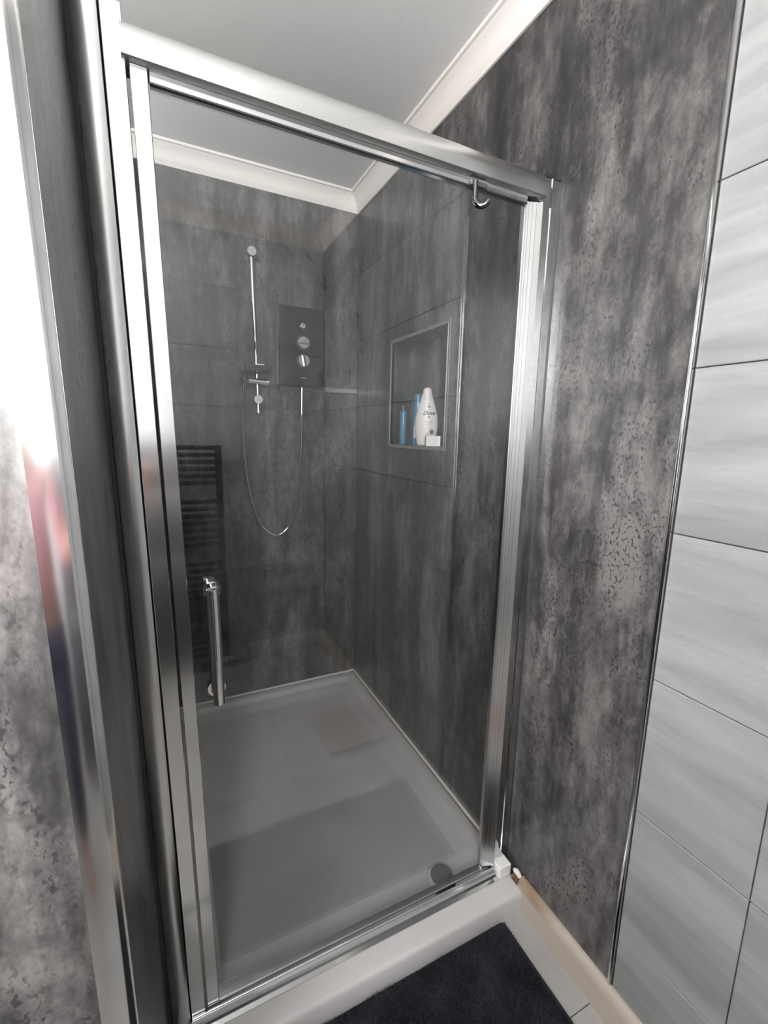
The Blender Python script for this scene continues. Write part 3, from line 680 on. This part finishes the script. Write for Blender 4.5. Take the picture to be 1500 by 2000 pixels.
# ------------------------------------------------------------------ bath mat
MX0, MX1, MY0, MY1 = -0.80, -0.087, -0.472, -0.093
mt = empty('bath_mat', ((MX0+MX1)/2, (MY0+MY1)/2, 0)); tag(mt, 'dark charcoal tufted bath mat on the floor before the tray', 'bath mat')
bm = B(); pts = rrect(MX0, MX1, MY0, MY1, 0.012, 4); add_prism(bm, pts, 0.0005, 0.006); child('backing', bm, 'mat_base', mt)
verts, faces = [], []
st = 0.0036; nx = int((MX1-MX0-0.004)/st); ny = int((MY1-MY0-0.004)/st)
for i in range(nx):
    for j in range(ny):
        x = MX0+0.003+st*i+random.uniform(-.3, .3)*st; y = MY0+0.003+st*j+random.uniform(-.3, .3)*st
        nv = noise.noise_vector(Vector((x*14, y*14, 0.3))); h = 0.0075 + 0.004*random.random() + 0.006*noise.noise(Vector((x*70, y*70, 0.7)))
        lx, ly = nv.x*0.009+random.uniform(-1, 1)*0.002, nv.y*0.009+random.uniform(-1, 1)*0.002; r = 0.0021; b0 = len(verts); a0 = random.random()*6
        for k in range(3): verts.append((x+r*math.cos(a0+k*2.094), y+r*math.sin(a0+k*2.094), 0.0055))
        verts.append((min(max(x+lx, MX0-0.002), MX1+0.003), min(max(y+ly, MY0-0.003), MY1+0.003), 0.006+h))
        for k in range(3): faces.append((b0+k, b0+(k+1) % 3, b0+3))
me = bpy.data.meshes.new('pile'); ml = mt.location; me.from_pydata([(a-ml.x, b-ml.y, c_) for a, b, c_ in verts], [], faces); me.materials.append(MATS['mat_pile'])
po = bpy.data.objects.new('pile', me); COL.objects.link(po); po.parent = mt; po['kind'] = 'stuff'
box_obj('care_tag', -0.235, -0.205, -0.490, -0.471, 0.006, 0.0072, 'white_plastic', mt)

# ------------------------------------------------------------------ bathroom scale (seen in the glass)
sc_ = empty('bathroom_scale', (-0.170, -0.845, 0)); tag(sc_, 'flat pinkish bathroom scale on the floor, mirrored in the glass', 'scale')
bm = B(); add_prism(bm, rrect(-0.315, -0.027, -0.99, -0.70, 0.02), 0.016, 0.024); child('platform', bm, 'scale_glass', sc_, 40)
bm = B(); add_prism(bm, rrect(-0.085, -0.062, -0.895, -0.815, 0.004), 0.0241, 0.0247); child('display', bm, 'screen_dark', sc_)
for x in (-0.285, -0.057):
    for y in (-0.96, -0.73):
        bm = B(); add_lathe(bm, [(0.016, 0.0), (0.018, 0.004), (0.018, 0.016)], (x, y, 0.0005), seg=16); child('foot', bm, 'gasket', sc_, 40)

# ------------------------------------------------------------------ towel radiator (seen in the glass)
TRX0, TRX1, TRY = -1.115, -0.607, YF+0.075
ta = empty('towel_radiator', ((TRX0+TRX1)/2, TRY, 0)); tag(ta, 'anthracite ladder towel radiator on the tiled wall, mirrored in the glass', 'towel radiator')
for x in (TRX0, TRX1): box_obj('upright', x-0.017, x+0.017, TRY-0.015, TRY+0.015, 0.075, 1.250, 'anthracite', ta, 0.004, 2)
bar_bm = B(); add_tube(bar_bm, [(TRX0+0.014, 0, 0), (TRX1-0.014, 0, 0)], 0.0115, 12)
bmesh.ops.translate(bar_bm, verts=bar_bm.verts[:], vec=(-(TRX0+TRX1)/2, 0, 0)); bar_me = mesh_of(bar_bm, 'bar', 'anthracite', 40)
zs = [1.236-0.036*k for k in range(6)] + [0.958-0.038*k for k in range(7)] + [0.622-0.037*k for k in range(15)]
for z in zs:
    o = bpy.data.objects.new('bar', bar_me); COL.objects.link(o); o.parent = ta; o.location = (0, 0.012, z)
for x in (TRX0, TRX1):
    for z in (0.18, 1.14):
        bm = B(); add_lathe(bm, [(0.009, 0), (0.009, 0.059)], (x, TRY-0.014, z), (0, -1, 0), 12); child('wall_bracket', bm, 'anthracite', ta, 40)
    bm = B(); add_tube(bm, [(x, TRY, 0.074), (x, TRY, 0.05)], 0.012, 14); add_tube(bm, [(x-0.02, TRY, 0.052), (x+0.035, TRY, 0.052)], 0.013, 14); add_tube(bm, [(x, TRY, 0.045), (x, TRY, 0.0005)], 0.0075, 12); child('valve', bm, 'chrome', ta, 40)

# ------------------------------------------------------------------ the photographer (seen only in the polished strip)
simple('skin', (0.50, 0.29, 0.21), 0.5); simple('pink_cloth', (0.62, 0.30, 0.33), 0.85, bump=0.3); simple('navy_cloth', (0.035, 0.045, 0.085), 0.85, bump=0.3); simple('brown_hair', (0.05, 0.03, 0.02), 0.6, bump=0.4, bscale=120); simple('eye_white', (0.7, 0.7, 0.68), 0.2); simple('lip', (0.40, 0.15, 0.13), 0.5)
pe = empty('person', (-1.27, -1.20, 0)); pe.rotation_euler = (0, 0, math.radians(-20))
tag(pe, 'person in pink top and navy trousers, mirrored in the metal strip', 'person')
def skinned(name, chains, mat, sub=2):
    """chains: lists of (point, rx, ry); equal points are welded; the first point is the root"""
    idx, pts, rad, ed = {}, [], [], []
    for ch in chains:
        prev = None
        for p, rx, ry in ch:
            k = tuple(round(c, 4) for c in p)
            if k not in idx: idx[k] = len(pts); pts.append(p); rad.append((rx, ry))
            if prev is not None: ed.append((prev, idx[k]))
            prev = idx[k]
    me = bpy.data.meshes.new(name); me.from_pydata(pts, ed, [])
    o = bpy.data.objects.new(name, me); COL.objects.link(o); o.parent = pe
    m = o.modifiers.new('skin', 'SKIN'); m.use_smooth_shade = True
    lay = me.skin_vertices[0].data if len(me.skin_vertices) else None
    if lay is None:
        bm = bmesh.new(); bm.from_mesh(me); bm.verts.layers.skin.verify(); bm.to_mesh(me); bm.free(); lay = me.skin_vertices[0].data
    for i, (rx, ry) in enumerate(rad): lay[i].radius = (rx, ry); lay[i].use_root = (i == 0)
    ss = o.modifiers.new('sub', 'SUBSURF'); ss.levels = sub; ss.render_levels = sub
    me.materials.append(MATS[mat]); return o
pel, spi, che, nkb, nkt = (0, 0, 0.83), (0, 0, 0.99), (0, 0, 1.14), (0, 0, 1.245), (0, 0.015, 1.315)
def arm(s, el, wr): return [(che, 0.12, 0.09), ((0.10*s, 0, 1.21), 0.055, 0.05), ((0.165*s, 0, 1.205), 0.05, 0.048), (el, 0.036, 0.036), (((el[0]+wr[0])/2, (el[1]+wr[1])/2, (el[2]+wr[2])/2), 0.034, 0.034), (wr, 0.023, 0.026)]
elR, wrR = (0.225, 0.10, 0.99), (0.25, 0.27, 1.12); elL, wrL = (-0.22, -0.02, 0.96), (-0.215, 0.09, 0.76)
def hand(wr, d, side, up):
    d = Vector(d).normalized(); up = Vector(up).normalized(); sd = d.cross(up).normalized()*side; w = Vector(wr); pal = w + d*0.055
    ch = [[(tuple(w), 0.023, 0.026), (tuple(pal), 0.030, 0.018)]]
    for k, L_ in enumerate((0.070, 0.080, 0.074, 0.058)):
        b0 = pal + sd*(0.024-0.016*k) + d*0.028; m1 = b0 + d*L_*0.5 + up*0.006; t = b0 + d*L_*0.85 - up*0.018
        ch.append([(tuple(pal), 0.030, 0.018), (tuple(b0), 0.0095, 0.0095), (tuple(m1), 0.0085, 0.0085), (tuple(t), 0.007, 0.007)])
    tb = w + d*0.03 + sd*0.026; ch.append([(tuple(pal), 0.030, 0.018), (tuple(tb), 0.011, 0.011), (tuple(tb + sd*0.022 + d*0.028), 0.010, 0.010), (tuple(tb + sd*0.026 + d*0.055 - up*0.01), 0.008, 0.008)])
    return ch
def leg(s): return [(pel, 0.135, 0.10), ((0.085*s, 0, 0.76), 0.088, 0.088), ((0.09*s, 0.02, 0.45), 0.055, 0.056), ((0.092*s, -0.01, 0.25), 0.047, 0.05), ((0.092*s, -0.02, 0.075), 0.032, 0.036), ((0.097*s, 0.06, 0.036), 0.036, 0.028), ((0.104*s, 0.135, 0.028), 0.036, 0.020)]
body = [[(pel, 0.135, 0.10), (spi, 0.112, 0.09), (che, 0.12, 0.09), (nkb, 0.055, 0.052), (nkt, 0.046, 0.046), ((0, 0.03, 1.375), 0.058, 0.066), ((0, 0.028, 1.43), 0.068, 0.082), ((0, 0.018, 1.49), 0.062, 0.078), ((0, 0.01, 1.53), 0.035, 0.045)], leg(1), leg(-1), arm(1, elR, wrR), arm(-1, elL, wrL)]
body += hand(wrR, (0.05, 0.75, 0.6), -1, (0.2, -0.6, 0.75)) + hand(wrL, (0, 0.35, -0.95), 1, (0.9, 0.2, 0))
skinned('body', body, 'skin')
skinned('top', [[((0, 0, 0.80), 0.150, 0.118), (spi, 0.130, 0.108), (che, 0.138, 0.107), ((0, 0, 1.225), 0.075, 0.07)]] + [[(che, 0.138, 0.107), ((0.10*s, 0, 1.212), 0.068, 0.064), ((0.168*s, 0, 1.207), 0.063, 0.061), (tuple(Vector((0.165*s, 0, 1.205)).lerp(Vector(e), 0.95)), 0.050, 0.050), (tuple(Vector(e).lerp(Vector(w_), 0.30)), 0.047, 0.047)] for s, e, w_ in ((1, elR, wrR), (-1, elL, wrL))], 'pink_cloth')
skinned('trousers', [[((0, 0, 0.86), 0.138, 0.106), ((0, 0, 0.80), 0.142, 0.112)]] + [[((0, 0, 0.80), 0.142, 0.112), ((0.087*s, 0, 0.72), 0.098, 0.098), ((0.092*s, 0.02, 0.45), 0.070, 0.072), ((0.094*s, -0.01, 0.12), 0.058, 0.062)] for s in (1, -1)], 'navy_cloth')
skinned('hair', [[((0, -0.045, 1.475), 0.070, 0.050), ((0, -0.005, 1.53), 0.066, 0.055), ((0, 0.05, 1.535), 0.050, 0.022)], [((0, -0.045, 1.475), 0.070, 0.050), ((0, -0.055, 1.38), 0.075, 0.034), ((0, -0.06, 1.27), 0.075, 0.028)]], 'brown_hair')
bm = B(); add_lathe(bm, [(0, -0.028), (0.011, -0.010), (0.013, 0.004), (0, 0.026)], (0, 0.105, 1.415), (0, -0.25, 1), 10); obj('nose', bm, 'skin', pe, 60)
for sx in (-1, 1):
    bm = B(); add_lathe(bm, [(0, -0.010), (0.012, -0.005), (0.013, 0.003), (0, 0.009)], (0.027*sx, 0.099, 1.442), (0, 1, 0), 12); e = obj('eye', bm, 'eye_white', pe, 60)
    bm = B(); add_lathe(bm, [(0.006, 0.0), (0.005, 0.003), (0, 0.0035)], (0.027*sx, 0.107, 1.442), (0, 1, 0), 12); obj('iris', bm, 'brown_hair', e, 60)
    bm = B(); add_lathe(bm, [(0, -0.03), (0.012, -0.012), (0.014, 0.012), (0, 0.03)], (0.070*sx, 0.018, 1.43), (0.15*sx, 0, 1), 10); obj('ear', bm, 'skin', pe, 60)
bm = B(); add_lathe(bm, [(0, -0.022), (0.006, -0.010), (0.007, 0.010), (0, 0.022)], (0, 0.100, 1.378), (1, 0, 0), 10); obj('mouth', bm, 'lip', pe, 60)
